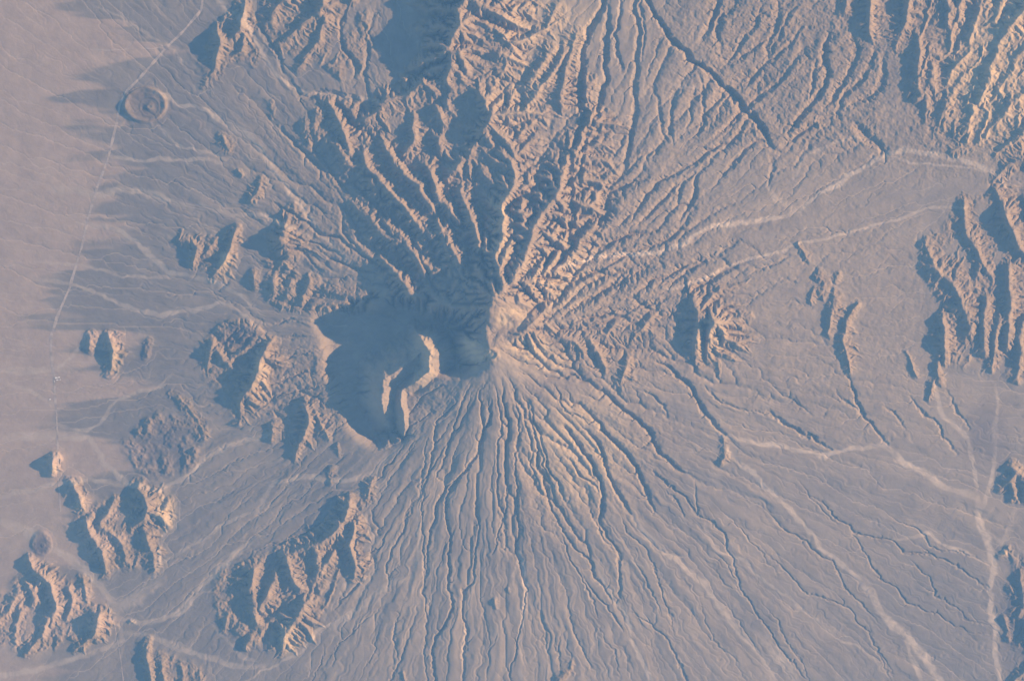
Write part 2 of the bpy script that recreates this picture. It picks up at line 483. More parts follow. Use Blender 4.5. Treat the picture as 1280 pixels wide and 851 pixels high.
# pale gravel washes: width strength | x,y ...
WASHES = """
6 1.1 | 690,335 760,320 820,315 860,300 890,285 960,272 1000,262
5 1.2 | 1000,262 1020,248 1045,235 1075,212 1095,198 1110,190
8 .95 | 1110,190 1135,188 1165,190 1200,198 1225,205 1250,218
3 .8 | 1110,190 1140,205 1180,205 1230,212
5 .8 | 960,272 930,275 900,283
4 .85 | 830,365 880,345 930,325 965,316 1020,300 1080,285 1130,270 1170,258 1215,260
4 .5 | 985,235 1005,200 1040,180 1080,170
6 1 | 757,728 770,755 785,770 790,800 800,820 815,851 830,900
4 .8 | 748,735 757,728 745,700
7 .8 | 790,640 810,670 830,690 850,705 880,730 900,755 920,785 950,820 975,860
15 .8 | 955,795 985,835 1005,880
7 .9 | 905,560 940,590 970,620 990,640 1010,665 1030,685 1055,710 1085,735
10 1 | 1085,735 1100,760 1120,785 1150,810 1165,835 1190,880
5 .9 | 1135,800 1145,830 1155,860
4 .6 | 870,650 900,690 930,700 960,730 985,742 1000,760 1030,780 1055,805 1080,810 1120,850
6 .9 | 905,545 960,555 1010,565 1030,570 1060,560 1105,555
9 1 | 1105,555 1130,575 1170,600 1222,622
8 .9 | 1170,480 1180,520 1210,550 1222,590 1226,620
7 .7 | 1245,480 1248,510 1245,540 1247,580 1240,615 1228,640
12 1 | 1226,620 1226,650 1242,690 1240,740 1245,780 1250,851 1255,910
8 .6 | 1228,660 1255,680 1270,640
6 .8 | 1225,655 1245,690
5 .8 | 1115,676 1165,670 1200,690 1235,705
8 .9 | 500,560 470,590 430,600 380,595 340,600 320,640
5 .8 | 529,600 524,640 522,700 515,722 480,735 440,762 400,785 380,810 350,832 320,845 280,860
9 .8 | 515,722 480,735 440,765 400,790
11 1 | 320,672 290,695 265,722 230,760 210,770 175,780 145,770
6 .8 | 320,640 290,650 255,672 225,690 200,705
7 1 | 214,640 203,670 196,700 192,722
20 .9 | 200,725 170,745 145,760
14 .9 | 145,760 125,730 100,712 70,690 30,665 -20,650
9 .8 | 148,770 152,800 110,820 60,835 0,845 -60,850
9 .8 | 150,790 200,800 240,815 280,830 330,835
5 .8 | 265,785 300,820 320,825
9 .9 | 340,540 300,555 260,570 235,595 200,612 160,605 130,580 110,550 60,545 0,550
6 .9 | 215,470 190,485 160,495 135,510 125,530 110,540 60,530
12 .7 | 110,540 60,545 -20,545
8 .8 | 160,605 110,600 60,610 10,620 -50,625
6 .8 | 105,430 80,455 60,465 20,465 -40,470
10 .7 | 85,460 40,462 -20,466
8 .8 | 0,475 40,490 66,505
6 .9 | 330,415 305,393 275,380 240,390 215,392 180,390 150,380 120,365 90,355 40,350
8 .9 | 330,395 300,370 270,353 240,345 210,340 190,325 170,300 140,285 100,280
5 .8 | 215,345 175,347 150,345 125,335 90,330 40,325
12 .8 | 240,260 215,250 190,245 160,240 110,240 60,235
7 .8 | 400,300 330,270 290,270 250,255
9 .9 | 440,330 400,290 370,250 340,210 320,180 300,160 270,145
7 .9 | 320,180 290,160 260,140 225,128 205,118 190,112
7 .9 | 480,130 440,118 400,118 370,110 340,90 325,60 310,30 300,0
10 .8 | 310,30 280,10 265,-20
5 .8 | 290,200 250,190 220,180 195,155
6 .9 | 285,205 260,200 225,200 180,202 150,198 130,195
4 .7 | 240,95 215,65 205,58 180,40 150,20 120,5
4 .7 | 205,58 175,35
4 .9 | 68,445 62,465 70,475
6 .6 | 1000,262 970,248 960,232
14 .5 | 785,-20 780,10 770,25
6 .7 | 640,720 652,690 657,740 650,790 652,851
5 .7 | 595,700 592,740 580,800 578,851
8 .6 | 1250,225 1262,232
5 .6 | 830,100 870,110
"""

def seg_field(shape, gx0, gy0, st, pts, reach):
    """window, distance, side (+ = to the right/sunward), interpolated third value"""
    pts = np.array([tuple(p) + (0,) * (3 - len(p)) for p in pts], float)
    xa, xb = pts[:, 0].min() - reach, pts[:, 0].max() + reach
    ya, yb = pts[:, 1].min() - reach, pts[:, 1].max() + reach
    i0 = max(0, int((xa - gx0) / st)); i1 = min(shape[1], int((xb - gx0) / st) + 2)
    j0 = max(0, int((ya - gy0) / st)); j1 = min(shape[0], int((yb - gy0) / st) + 2)
    if i1 <= i0 or j1 <= j0: return None
    return (slice(j0, j1), slice(i0, i1)), pts

def poly_dist(PX, PY, pts):
    best = np.full(PX.shape, 1e9, np.float32); side = np.zeros(PX.shape, np.float32); val = np.zeros(PX.shape, np.float32)
    if len(pts) == 1: pts = np.vstack([pts, pts + [[.01, .01, 0]]])
    for a, b in zip(pts[:-1], pts[1:]):
        dx, dy = b[0] - a[0], b[1] - a[1]; L = dx * dx + dy * dy + 1e-9
        t = np.clip(((PX - a[0]) * dx + (PY - a[1]) * dy) / L, 0, 1)
        qx = PX - (a[0] + t * dx); qy = PY - (a[1] + t * dy)
        d = np.sqrt(qx * qx + qy * qy); m = d < best
        best = np.where(m, d, best); val = np.where(m, a[2] + (b[2] - a[2]) * t, val)
        side = np.where(m, qx - .17 * qy, side)
    return best, side, val

def noise2(shape, cell, seed, st=1.0):
    """smooth value noise, cell in map units"""
    rng = np.random.RandomState(seed)
    n0 = int(shape[0] * st / cell) + 4; n1 = int(shape[1] * st / cell) + 4
    g = rng.rand(n0, n1).astype(np.float32) * 2 - 1
    y = np.arange(shape[0]) * st / cell; x = np.arange(shape[1]) * st / cell
    yi = y.astype(int); xi = x.astype(int); fy = y - yi; fx = x - xi
    fy = (fy * fy * (3 - 2 * fy)).astype(np.float32)[:, None]; fx = (fx * fx * (3 - 2 * fx)).astype(np.float32)[None]
    a = g[yi][:, xi]; b = g[yi][:, xi + 1]; c = g[yi + 1][:, xi]; d = g[yi + 1][:, xi + 1]
    return (a * (1 - fx) + b * fx) * (1 - fy) + (c * (1 - fx) + d * fx) * fy

def fbm(shape, cell, seed, octs, st=1.0, gain=.5):
    s = 0; a = 1
    for k in range(octs):
        if cell / 2 ** k < st * 1.5: break
        s = s + a * noise2(shape, cell / 2 ** k, seed + 7 * k, st); a *= gain
    return s

def blur(z, n=1):
    for _ in range(n):
        p = np.pad(z, 1, mode='edge')
        z = (p[:-2, 1:-1] + p[2:, 1:-1] + p[1:-1, :-2] + p[1:-1, 2:] + 4 * p[1:-1, 1:-1]) / 8
    return z

_T = {}
def vn(u, v, seed):
    """value noise sampled anywhere (wraps every 512 cells)"""
    if seed not in _T: _T[seed] = (np.random.RandomState(seed).rand(512, 512).astype(np.float32) * 2 - 1)
    g = _T[seed]; ui = np.floor(u).astype(np.int64); vi = np.floor(v).astype(np.int64)
    fu = (u - ui).astype(np.float32); fv = (v - vi).astype(np.float32)
    fu = fu * fu * (3 - 2 * fu); fv = fv * fv * (3 - 2 * fv)
    u0 = ui & 511; u1 = (ui + 1) & 511; v0 = vi & 511; v1 = (vi + 1) & 511
    return (g[v0, u0] * (1 - fu) + g[v0, u1] * fu) * (1 - fv) + (g[v1, u0] * (1 - fu) + g[v1, u1] * fu) * fv

def radial_noise(th, r, seed, cell, length):
    """streaks running away from the summit, about `cell` wide at every radius"""
    k = np.log2(np.maximum(r, 12) / 12.0); k0 = np.floor(k); f = (k - k0).astype(np.float32)
    out = 0
    for dk, w in ((0, 1 - f), (1, f)):
        n = 12.0 * 2 ** (k0 + dk) / cell * .75
        out = out + w * vn(th * n + 131 * (k0 + dk), r / length + 17 * (k0 + dk), seed)
    return out

def fill(z, n, eps):
    for _ in range(n):
        p = np.pad(z, 1, mode='edge')
        m = np.minimum(np.minimum(p[:-2, 1:-1], p[2:, 1:-1]), np.minimum(p[1:-1, :-2], p[1:-1, 2:]))
        m = np.minimum(m, np.minimum(np.minimum(p[:-2, :-2], p[2:, 2:]), np.minimum(p[2:, :-2], p[:-2, 2:])))
        pit = z <= m; pit[0] = pit[-1] = False; pit[:, 0] = pit[:, -1] = False
        if not pit.any(): break
        z = np.where(pit, m + eps, z)
    return z

def upsample(z, shape):
    y = np.linspace(0, z.shape[0] - 1, shape[0]); x = np.linspace(0, z.shape[1] - 1, shape[1])
    yi = np.minimum(y.astype(int), z.shape[0] - 2); xi = np.minimum(x.astype(int), z.shape[1] - 2)
    fy = (y - yi).astype(np.float32)[:, None]; fx = (x - xi).astype(np.float32)[None]
    return (z[yi][:, xi] * (1 - fx) + z[yi][:, xi + 1] * fx) * (1 - fy) + (z[yi + 1][:, xi] * (1 - fx) + z[yi + 1][:, xi + 1] * fx) * fy

def grid(st):
    xs = np.arange(X0, X1 + .5, st, dtype=np.float32); ys = np.arange(Y0, Y1 + .5, st, dtype=np.float32)
    return np.meshgrid(xs, ys)

def inside(PX, PY, poly):
    r = np.zeros(PX.shape, bool); n = len(poly)
    for k in range(n):
        (xa, ya), (xb, yb) = poly[k], poly[(k + 1) % n]
        c = ((ya > PY) != (yb > PY)) & (PX < (xb - xa) * (PY - ya) / (yb - ya + 1e-9) + xa)
        r ^= c
    return r

def smooth(a, b, v):
    t = np.clip((v - a) / (b - a), 0, 1); return t * t * (3 - 2 * t)

def spurs():
    """every crest throws out small side ribs"""
    rng = np.random.RandomState(12); out = []
    for (sl, sr, gid), pts in parse(RIDGES):
        sl, sr = float(sl), float(sr)
        for a, b in zip(pts[:-1], pts[1:]):
            dx, dy = b[0] - a[0], b[1] - a[1]; L = math.hypot(dx, dy)
            if L < 3: continue
            ux, uy = dx / L, dy / L; t = rng.uniform(1, 5)
            while t < L:
                v = a[2] + (b[2] - a[2]) * t / L; x, y = a[0] + ux * t, a[1] + uy * t
                for sg in (-1, 1):
                    if rng.rand() < .2: continue
                    an = sg * rng.uniform(.75, 1.9); ca, sa = math.cos(an), math.sin(an)
                    vx, vy = ux * ca - uy * sa, ux * sa + uy * ca
                    s_ = sr if vx > 0 else sl
                    ln = v / s_ * rng.uniform(1.0, 1.8)
                    k = rng.uniform(-.35, .35)
                    m = (x + vx * ln * .5 + vy * ln * .12 * k * 4, y + vy * ln * .5 - vx * ln * .12 * k * 4, v * rng.uniform(.48, .66))
                    out.append((gid, np.array([(x, y, v * .93), m, (x + vx * ln, y + vy * ln, .0)], float)))
                t += rng.uniform(3.6, 7.5) * (.6 + v / 20)
    return out
SPURS = None

def base_height(PX, PY, st):
    global SPURS
    if SPURS is None: SPURS = spurs()
    sh = PX.shape
    # gentle warping makes every traced line irregular
    wx = fbm(sh, 26, 11, 4, st, .6) * 2.6; wy = fbm(sh, 26, 51, 4, st, .6) * 2.6
    QX = PX + wx; QY = PY + wy
    dx = QX - 612; dy = QY - 436; r = np.hypot(dx, dy) + 1e-3; th = np.arctan2(-dy, dx)
    north = smooth(-.25, .75, np.sin(th) + .25 * np.cos(th)) 
    z = 27 * np.exp(-r / 80) + 30 * np.exp(-r / 200) - .024 * r
    z = z + north * (14 * np.exp(-(r / 330) ** 2) * (1 - np.exp(-r / 90)))
    # high shoulder running north from the summit
    d, s, v = poly_dist(QX, QY, np.array([(640, 402, 0), (621, 371, 38), (622, 345, 27), (628, 290, 14), (640, 220, 11), (640, 120, 6), (640, 0, 4)], float))
    z = z + v * np.exp(-(d / np.where(s < 0, 30, 80)) ** 2)
    # collapsed western sector
    cal = inside(PX + 5 * fbm(sh, 22, 301, 4, st, .6), PY + 5 * fbm(sh, 22, 302, 4, st, .6), [(396, 392), (520, 384), (575, 400), (600, 425), (600, 462), (545, 464), (536, 472), (500, 488), (501, 548), (478, 558), (448, 545), (425, 500), (408, 470)])
    c = upsample(blur(cal[::max(1, int(4 / st)), ::max(1, int(4 / st))].astype(np.float32), 6), sh)
    floor = -9 + 5 * smooth(470, 400, PX) + 56 * smooth(58, 2, np.hypot(PX - 608, (PY - 428) * .8)) + 6 * smooth(70, 20, np.hypot(PX - 570, PY - 420))
    z = z * (1 - c) + np.minimum(z, floor) * c
    RS = 1 + .22 * fbm(sh, 22, 77, 3, st)
    WXr = 0
    rel = np.zeros(sh, np.float32)
    for (sl, sr), pts in parse(CRESTS):
        w, P = seg_field(sh, X0, Y0, st, pts, 60)
        n1, n2 = fbm(QX[w].shape, 9, 311, 3, st, .6), fbm(QX[w].shape, 9, 312, 3, st, .6)
        d, s, v = poly_dist(PX[w] * .6 + QX[w] * .4 + .9 * n1, PY[w] * .6 + QY[w] * .4 + .9 * n2, P)
        z[w] = np.maximum(z[w], (v + 1.0 * n2 - 1.2 * np.abs(n1) + np.minimum(v * .12, 4) * (RS[w] - 1) * 3) - np.where(s < 0, float(sl), float(sr)) * d)
    gmap = np.zeros(sh, np.int16)
    for (sl, sr, gid), pts in parse(RIDGES):
        sl, sr = float(sl), float(sr)
        hm = max(p[2] for p in pts)
        w = seg_field(sh, X0, Y0, st, pts, hm * 1.25 / min(sl, sr) + 6)
        if w is None: continue
        w, P = w
        d, s, v = poly_dist(QX[w], QY[w], P)
        sl_ = np.where(s < 0, sl, sr)
        h = v * 1.02 * RS[w] - (sl_ + (.12 if sr > .36 else 0)) * d
        gmap[w] = np.where(h > np.maximum(rel[w], .3), gid, gmap[w])
        rel[w] = np.maximum(rel[w], h)
    massif = smooth(110, 50, np.abs(PX - 680)) * smooth(120, 180, PY) * smooth(430, 380, PY)
    ca_, sa_ = math.cos(math.radians(62)), math.sin(math.radians(62))
    UU = (QX * ca_ - QY * sa_); VV = (QX * sa_ + QY * ca_); FW = 5 * fbm(sh, 40, 404, 3, st)
    RN = 1 - 1.6 * np.abs(vn((VV + FW) / 11, UU / 34, 405) + .5 * vn((VV - FW) / 6, UU / 15, 406)) + .25 * fbm(sh, 8, 407, 2, st); BN = smooth(.25, .75, np.clip(.5 + .5 * fbm(sh, 60, 402, 2, st), 0, 1))
    for (hh, nn), pts in parse(BLOCKS):
        hh, nn = float(hh), float(nn)
        w = seg_field(sh, X0, Y0, st, pts, 12)
        if w is None: continue
        w, P = w
        WX_, WY_ = QX[w] + 2 * fbm(QX[w].shape, 10, 403, 2, st), QY[w]
        ins = inside(WX_, WY_, [tuple(p[:2]) for p in P])
        d, s, v = poly_dist(WX_, WY_, np.vstack([P, P[:1]]))
        f = smooth(-1, 11, np.where(ins, d, -d))
        rel[w] = np.maximum(rel[w], 0) * (1 + .0 * f) + f * (hh * .3 + np.maximum(0, RN[w]) * nn) * np.exp(-rel[w] / 9)
    for gid, pts in SPURS:
        w = seg_field(sh, X0, Y0, st, pts, pts[0, 2] * 1.1 + 3)
        if w is None: continue
        w, P = w
        d, s, v = poly_dist(QX[w], QY[w], P)
        h = v * RS[w] - 1.0 * d
        gmap[w] = np.where(h > np.maximum(rel[w], .3), gid, gmap[w])
        rel[w] = np.maximum(rel[w], h)
    # tuff ring, small dark cone, low mesa, lava field
    for cx, cy, rx, ry, rim, fl, w_ in ((180, 130, 28, 23, 4.9, 2.9, .11), (50, 680, 11, 14, 1.7, .6, .3), (298, 421, 31, 21, 4.2, 3.9, .2)):
        q = np.hypot((PX * .75 + QX * .25 - cx) / rx, (PY * .75 + QY * .25 - cy) / ry)
        prof = np.where(q > .9, rim * smooth(.9 + w_ * 1.5, .9, q), fl + (rim - fl) * smooth(.9 - w_ * 2, .9, q))
        rel = np.maximum(rel, prof * (q < .9 + w_ * 1.5))
        gmap = np.where(q < .9 + w_ * .8, {180: 101, 50: 102, 298: 103}[cx], gmap)
    q = np.hypot(QX - 614, (QY - 444) * .9) / 7
    rel = rel + 3.2 * smooth(1.7, .95, q) - 4.2 * smooth(.95, .3, q)
    q = np.hypot(PX - 186, PY - 133); rel = rel + .7 * smooth(2.2, .3, np.abs(q - 12)) * (gmap == 101)
    for cx, cy, rr, hh in ((186, 133, 8, 2.2), (52, 682, 4, 2.2)):
        q = np.hypot(PX - cx, PY - cy) / rr
        rel = rel + hh * (smooth(1, .25, q) - .8 * smooth(.35, .05, q))
    q = np.hypot((QX - 203) / 52, (QY - 557) / 44)
    rel = rel + np.maximum(0, 1.2 + 2.4 * fbm(sh, 12, 333, 3, st)) * smooth(1.05, .8, q)
    gmap = np.where((q < .95) & (gmap == 0), 104, gmap)
    en = 22 * fbm(sh, 45, 601, 3, st)
    rel = rel * smooth(0, 60, X1 - 12 - PX + en) * smooth(0, 60, PX - X0 - 12 + en) * smooth(0, 50, PY - Y0 - 8 + en) * smooth(0, 50, Y1 - 8 - PY + en)
    gmap = np.where((rel < .25) & (gmap < 100), 0, gmap)
    base_height.gmap = gmap
    kk = max(1, int(round(4 / st)))
    ap = upsample(blur(np.maximum(rel, 0)[::kk, ::kk], 5), sh)
    rel = rel * (.87 - .09 * smooth(380, 330, PX)) + .38 * ap * smooth(600, 480, PX) + .18 * ap * smooth(480, 600, PX)
    return z, rel * (1 - .25 * massif), QX, QY

def carve(z, QX, QY, st, k=1.0):
    sh = z.shape
    QX = QX + 1.3 * fbm(sh, 7, 201, 3, st, .7); QY = QY + 1.3 * fbm(sh, 7, 202, 3, st, .7)
    if st > 1.5: k = k * (.2 if st > 3 else .4)
    cut = np.zeros(sh, np.float32)
    for (dep, wid), pts in parse(VALLEYS):
        dep, wid = float(dep) * k, float(wid)
        w = seg_field(sh, X0, Y0, st, pts, wid * 3)
        if w is None: continue
        w, P = w
        P = P.copy(); n = len(P); P[:, 2] = np.clip(np.minimum(np.arange(n) / 1.2 + .25, (n - 1 - np.arange(n)) / 2 + .35), 0, 1)
        d, s, v = poly_dist(QX[w], QY[w], P)
        # steep walls, narrow floor
        prof = np.clip(1.1 - d / (wid * np.where(P[:, 1].mean() > 480, .74, .92)), 0, 1)
        cut[w] = np.maximum(cut[w], dep * v * prof)
    cut = cut * smooth(15, 90, np.hypot(QX - 612, QY - 436)) * smooth(1, 1.6, np.hypot((QX - 640) / 25, (QY - 396) / 17))
    return z - cut, cut

def wash_map(QX, QY, st):
    sh = QX.shape; WN = 1 + .28 * fbm(sh, 13, 501, 3, st, .6); BR = np.clip(.9 + .2 * fbm(sh, 5, 502, 2, st), .4, 1.1); m = np.zeros(sh, np.float32)
    for (wid, a), pts in parse(WASHES):
        wid, a = float(wid), float(a)
        w = seg_field(sh, X0, Y0, st, pts, wid * 1.6)
        if w is None: continue
        w, P = w
        P = P.copy(); n = len(P); P[:, 2] = 1; P[0, 2] = P[-1, 2] = .15 if n > 2 else .6
        d, s, v = poly_dist(QX[w], QY[w], P)
        m[w] = np.maximum(m[w], (1.1 if P[:, 0].mean() > 600 else .8) * a * v ** .5 * smooth(1.1, .4, d / (wid * (.62 if 640 < P[:, 0].mean() < 1200 else .48) * WN[w])) * BR[w])
    return m

NB = [(-1, -1), (-1, 0), (-1, 1), (0, -1), (0, 1), (1, -1), (1, 0), (1, 1)]
def receivers(z, st, rng, jitter):
    H, W = z.shape; N = H * W
    p = np.pad(z, 1, mode='constant', constant_values=1e9)
    best = np.zeros((H, W), np.float32); rec = np.arange(N).reshape(H, W).copy(); dist = np.full((H, W), st, np.float32)
    idx = np.arange(N).reshape(H, W)
    for dy, dx in NB:
        L = st if dx == 0 or dy == 0 else st * (2 - rng.rand(H, W).astype(np.float32))
        s = (z - p[1 + dy:1 + dy + H, 1 + dx:1 + dx + W]) / L
        if jitter: s = s * (1 + jitter * (rng.rand(H, W).astype(np.float32) - .5))
        m = s > best
        best = np.where(m, s, best); rec = np.where(m, idx + dy * W + dx, rec); dist = np.where(m, st * math.hypot(dx, dy), dist)
    e = np.zeros((H, W), bool); e[0] = e[-1] = True; e[:, 0] = e[:, -1] = True
    rec[e] = idx[e]
    return rec.ravel(), dist.ravel()

def order(rec):
    N = rec.size
    depth = (rec != np.arange(N)).astype(np.int32); p = rec.copy()
    while True:
        add = depth[p]
        if not add.any(): break
        depth = depth + add; p = p[p]
    o = np.argsort(depth, kind='stable'); c = np.bincount(depth)
    return np.split(o, np.cumsum(c)[:-1])

def erode(z, st, n, K, A0, jitter, diff, seed, cap=None):
    rng = np.random.RandomState(seed)
    H, W = z.shape; A = None
    for it in range(n):
        z = fill(z, 300 if st > 3 else (60 if st > 1.5 else 25), .002 * st)
        rec, dist = receivers(z, st, rng, jitter)
        lv = order(rec)
        A = np.full(H * W, st * st, np.float64)
        for nodes in lv[:0:-1]:
            np.add.at(A, rec[nodes], A[nodes])
        sq = np.sqrt(A)
        if cap: sq = np.minimum(sq, cap)
        F = (K.ravel() * np.maximum(sq - A0.ravel(), 0) / dist)
        h = z.ravel().astype(np.float64).copy()
        for nodes in lv[1:]:
            f = F[nodes]; h[nodes] = (h[nodes] + f * h[rec[nodes]]) / (1 + f)
        z = h.reshape(H, W).astype(np.float32)
        if diff: z = z * (1 - diff) + blur(z) * diff
    return z, A.reshape(H, W)
def build(st_final=1.0, log=True):
    t0=0
    out=None; D=None
    for st,n,kc in ((4,14,0),(2,10,0),(st_final,7,0)):
        PX,PY=grid(st); sh=PX.shape
        zb,rel,QX,QY=base_height(PX,PY,st)
        dx=PX-612; dy=PY-436; r=np.hypot(dx,dy); th=np.arctan2(-dy,dx)
        # rough = mountains, 0 = smooth fans
        north=smooth(-.1,.6,np.sin(th)+.35*np.cos(th))
        rough=np.clip(smooth(300,90,r)*(.12+.4*smooth(-.9,-.2,np.sin(th)))+north*smooth(470,200,r)*.8+smooth(.5,4,rel),0,1)
        rough=np.maximum(rough, smooth(1100,1160,PX+.3*PY*0)*smooth(230,170,PY))
        rough=np.maximum(rough, .55*smooth(760,860,PX)*smooth(260,180,PY))
        west=smooth(1.1,.6,np.hypot((PX-380)/75,(PY-490)/75))*.75
        efan=smooth(1.15,.5,np.hypot((PX-1020)/200,(PY-390)/200))*.27
        rough=np.maximum(rough,np.maximum(west,efan)*(1-smooth(.5,3,rel)*.5))
        rough=np.maximum(rough, .95*smooth(850,900,PX)*smooth(225,160,PY)*smooth(1130,1090,PX))
        se=smooth(.1,.5,np.sin(-th))*smooth(-.1,.25,np.cos(th))*smooth(330,200,r)*smooth(40,80,r)*.5
        rough=np.maximum(rough,se)
        plain=smooth(260,60,PX)*(1-smooth(.5,3,rel))
        rough=np.clip(rough-.8*plain,0,1)
        relm=smooth(.2,3,rel)
        rq=np.hypot(QX-612,QY-436); tq=np.arctan2(-(QY-436),QX-612)
        rad=sum(a*radial_noise(tq,rq,s_,c,l) for s_,c,l,a in ((21,26,120,1.0),(22,13,80,.6),(23,6.5,50,.35)) if c>st*1.5)
        fine=sum(a*radial_noise(tq,rq,s_,c,l) for s_,c,l,a in ((31,16,110,.5),(32,8,60,.45),(33,4,35,.38)) if c>st*1.5)
        fade=smooth(620,250,r)
        rn=rad*(2.9*rough*smooth(30,120,r)) + fine*(.6+.55*fade)*(1-.8*plain) + .8*fbm(sh,24,5,4,st)*rough
        z0=zb+np.maximum(rel,0)+rn
        z0,cut=carve(z0,QX,QY,st,1.0)
        if D is not None: z=z0+upsample(D,sh)
        else: z=z0
        K=((.028 if st<1.5 else .010 if st<3 else .004)+.010*fade+(.04*rough+.035*relm))*(1 if st>3 else .9 if st>1.5 else .85)
        K=K*(1-.85*smooth(60,35,np.hypot(PX-515,(PY-475)*.7)))
        K=K*(1-.35*smooth(50,20,r))*(1-.9*smooth(1.2,1,np.hypot((PX-178)/28,(PY-130)/24)))
        dome=smooth(1.4,.9,np.hypot((QX-640)/28,(QY-396)/19)); K=K*(1-.9*dome); rn=rn*(1-.8*dome)
        A0=((9 if st>1.5 else 4.5)-(7 if st>1.5 else 3)*rough)+8*plain
        z,A=erode(z+ (np.random.RandomState(3).rand(*sh).astype(np.float32)-.5)*.10*st*(.1+rough),st,n,K.astype(np.float32),A0.astype(np.float32),(1.0 if st>1.5 else .6),.05,int(st*10),cap=60)
        if st<1.5:
            wob=.012*fbm(sh,11,94,2,st)
            micro=sum(a*radial_noise(tq,rq,s_,c,l) for s_,c,l,a in ((41,7,60,.12),(42,3.4,30,.10)))
            micro=micro-sum(a*smooth(.32,.0,np.abs(radial_noise(tq+wob,rq,s_,c,l))) for s_,c,l,a in ((43,13,130,.44),(44,8,90,.40),(45,4.6,60,.36)))
            z=z+micro*(.5+.45*fade)*(1-.65*plain)*(1-.5*rough)*smooth(8,50,r)
            ring=smooth(1.3,1.1,np.hypot((PX-180)/26,(PY-130)/21)); rr_=(1-ring)*np.clip(relm+rough+.35*smooth(60,35,np.hypot(PX-515,(PY-475)*.7)),0,1)*(1-.6*dome)*(1-.5*smooth(90,50,np.hypot((PX-560)*1.0,(PY-350)*.8)))
            z=z-(np.abs(fbm(sh,9,91,3,st,.6))-.3)*1.05*rr_*smooth(4,18,r)-(np.abs(fbm(sh,4.4,92,2,st,.6))-.3)*.34*rr_
        D=z-z0
        if log: print(st,sh,round(0-t0,1),z.min(),z.max(),A.max(),flush=True)
    return PX,PY,z,A,QX,QY,rel,rough,plain,cut
# ---------------------------------------------------------------- build the relief
ST = 0.8                                   # grid step of the relief, map units
PX, PY, Z, ACC, QX, QY, REL, ROUGH, PLAIN, CUT = build(ST)
GM = base_height.gmap
H, W = Z.shape
R = np.hypot(PX - 612, PY - 436)
def wx_(px): return (px - 640.0) * S
def wy_(py): return (425.5 - py) * S

# what the ground is made of (masks 0..1 of the material; flat_dark also holds painted vignetting)
wash = wash_map(QX, QY, ST)
streak = vn(PY / 15 + .35 * fbm(PX.shape, 40, 61, 2, ST), PX / 85, 71) * .6 + vn(PY / 5 + .3 * fbm(PX.shape, 20, 62, 2, ST), PX / 45, 72) * .3 + vn(PY / 34, PX / 160, 73) * .7
edge = 120 + 60 * vn(PY / 30, PX * 0, 74) + 80 * streak
sand = smooth(22, -22, PX - edge) * smooth(700, 560, PY + .0 * PX)
sand = np.maximum(sand, .75 * smooth(40, -10, PX - edge * .8) * smooth(560, 620, PY))
RQ = np.hypot(QX - 612, QY - 436); TQ = np.arctan2(-(QY - 436), QX - 612)
fanst = radial_noise(TQ, RQ, 81, 14, 170) * .6 + radial_noise(TQ, RQ, 82, 5, 90) * .5
fine_w = smooth(5.2, 7.6, np.log(np.maximum(ACC, 1)).astype(np.float32)) * .5 * smooth(.9, .2, ROUGH)
wash = np.clip(np.maximum(wash * (.82 + .3 * fbm(PX.shape, 9, 63, 2, ST)), np.maximum(fine_w, blur(fine_w, 1) * .8)) + .10 * smooth(.15, .9, fanst), 0, 1)
flat_dark = np.clip(.25 + .4 * smooth(880, 1200, PX) * smooth(480, 720, PY) + .55 * smooth(620, 300, PX) + .5 * fanst + .35 * fbm(PX.shape, 90, 64, 3, ST), 0, 1) * (1 - sand)  # south-east term paints the vignetted, hazier corner into the gravel tone
rock = np.clip(smooth(.4, 3, REL) + ROUGH * .8, 0, 1)
def spot(cx, cy, rx, ry): return smooth(1.15, .35, np.hypot((QX - cx) / rx, (QY - cy) / ry))
alter = np.zeros(PX.shape, np.float32)
for a in ((640, 398, 24, 17, .85), (614, 443, 12, 10, 1), (665, 440, 34, 22, .7), (625, 285, 22, 50, .8), (690, 455, 30, 20, .4), (584, 442, 28, 24, 1),
          (207, 640, 14, 34, .7), (362, 800, 16, 26, .7), (100, 630, 10, 14, .6), (142, 450, 9, 20, .5), (66, 588, 5, 8, .7), (280, 330, 12, 20, .6),
          (1240, 100, 70, 110, .8), (1265, 30, 50, 60, .8), (887, 425, 26, 34, .45), (1256, 692, 8, 5, .9), (186, 133, 5, 5, .7), (530, 450, 20, 50, .6), (325, 470, 14, 40, .5),
          (690, 30, 80, 60, .45), (725, 560, 80, 90, .5), (700, 350, 60, 60, .4), (650, 110, 50, 60, .4)):
    alter = np.maximum(alter, a[4] * spot(*a[:4]))
alter = alter * np.clip(.8 + .35 * fbm(PX.shape, 7, 66, 3, ST, .6) + .9 * radial_noise(TQ, RQ, 83, 2.6, 26) * smooth(70, 50, R), .05, 1.2)
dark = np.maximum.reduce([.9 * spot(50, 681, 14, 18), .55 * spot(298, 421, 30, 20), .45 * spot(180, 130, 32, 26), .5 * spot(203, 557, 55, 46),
                          .45 * spot(1235, 545, 40, 45), .4 * spot(1275, 770, 30, 90), .3 * spot(705, 480, 60, 22), .35 * spot(182, 443, 12, 16)])

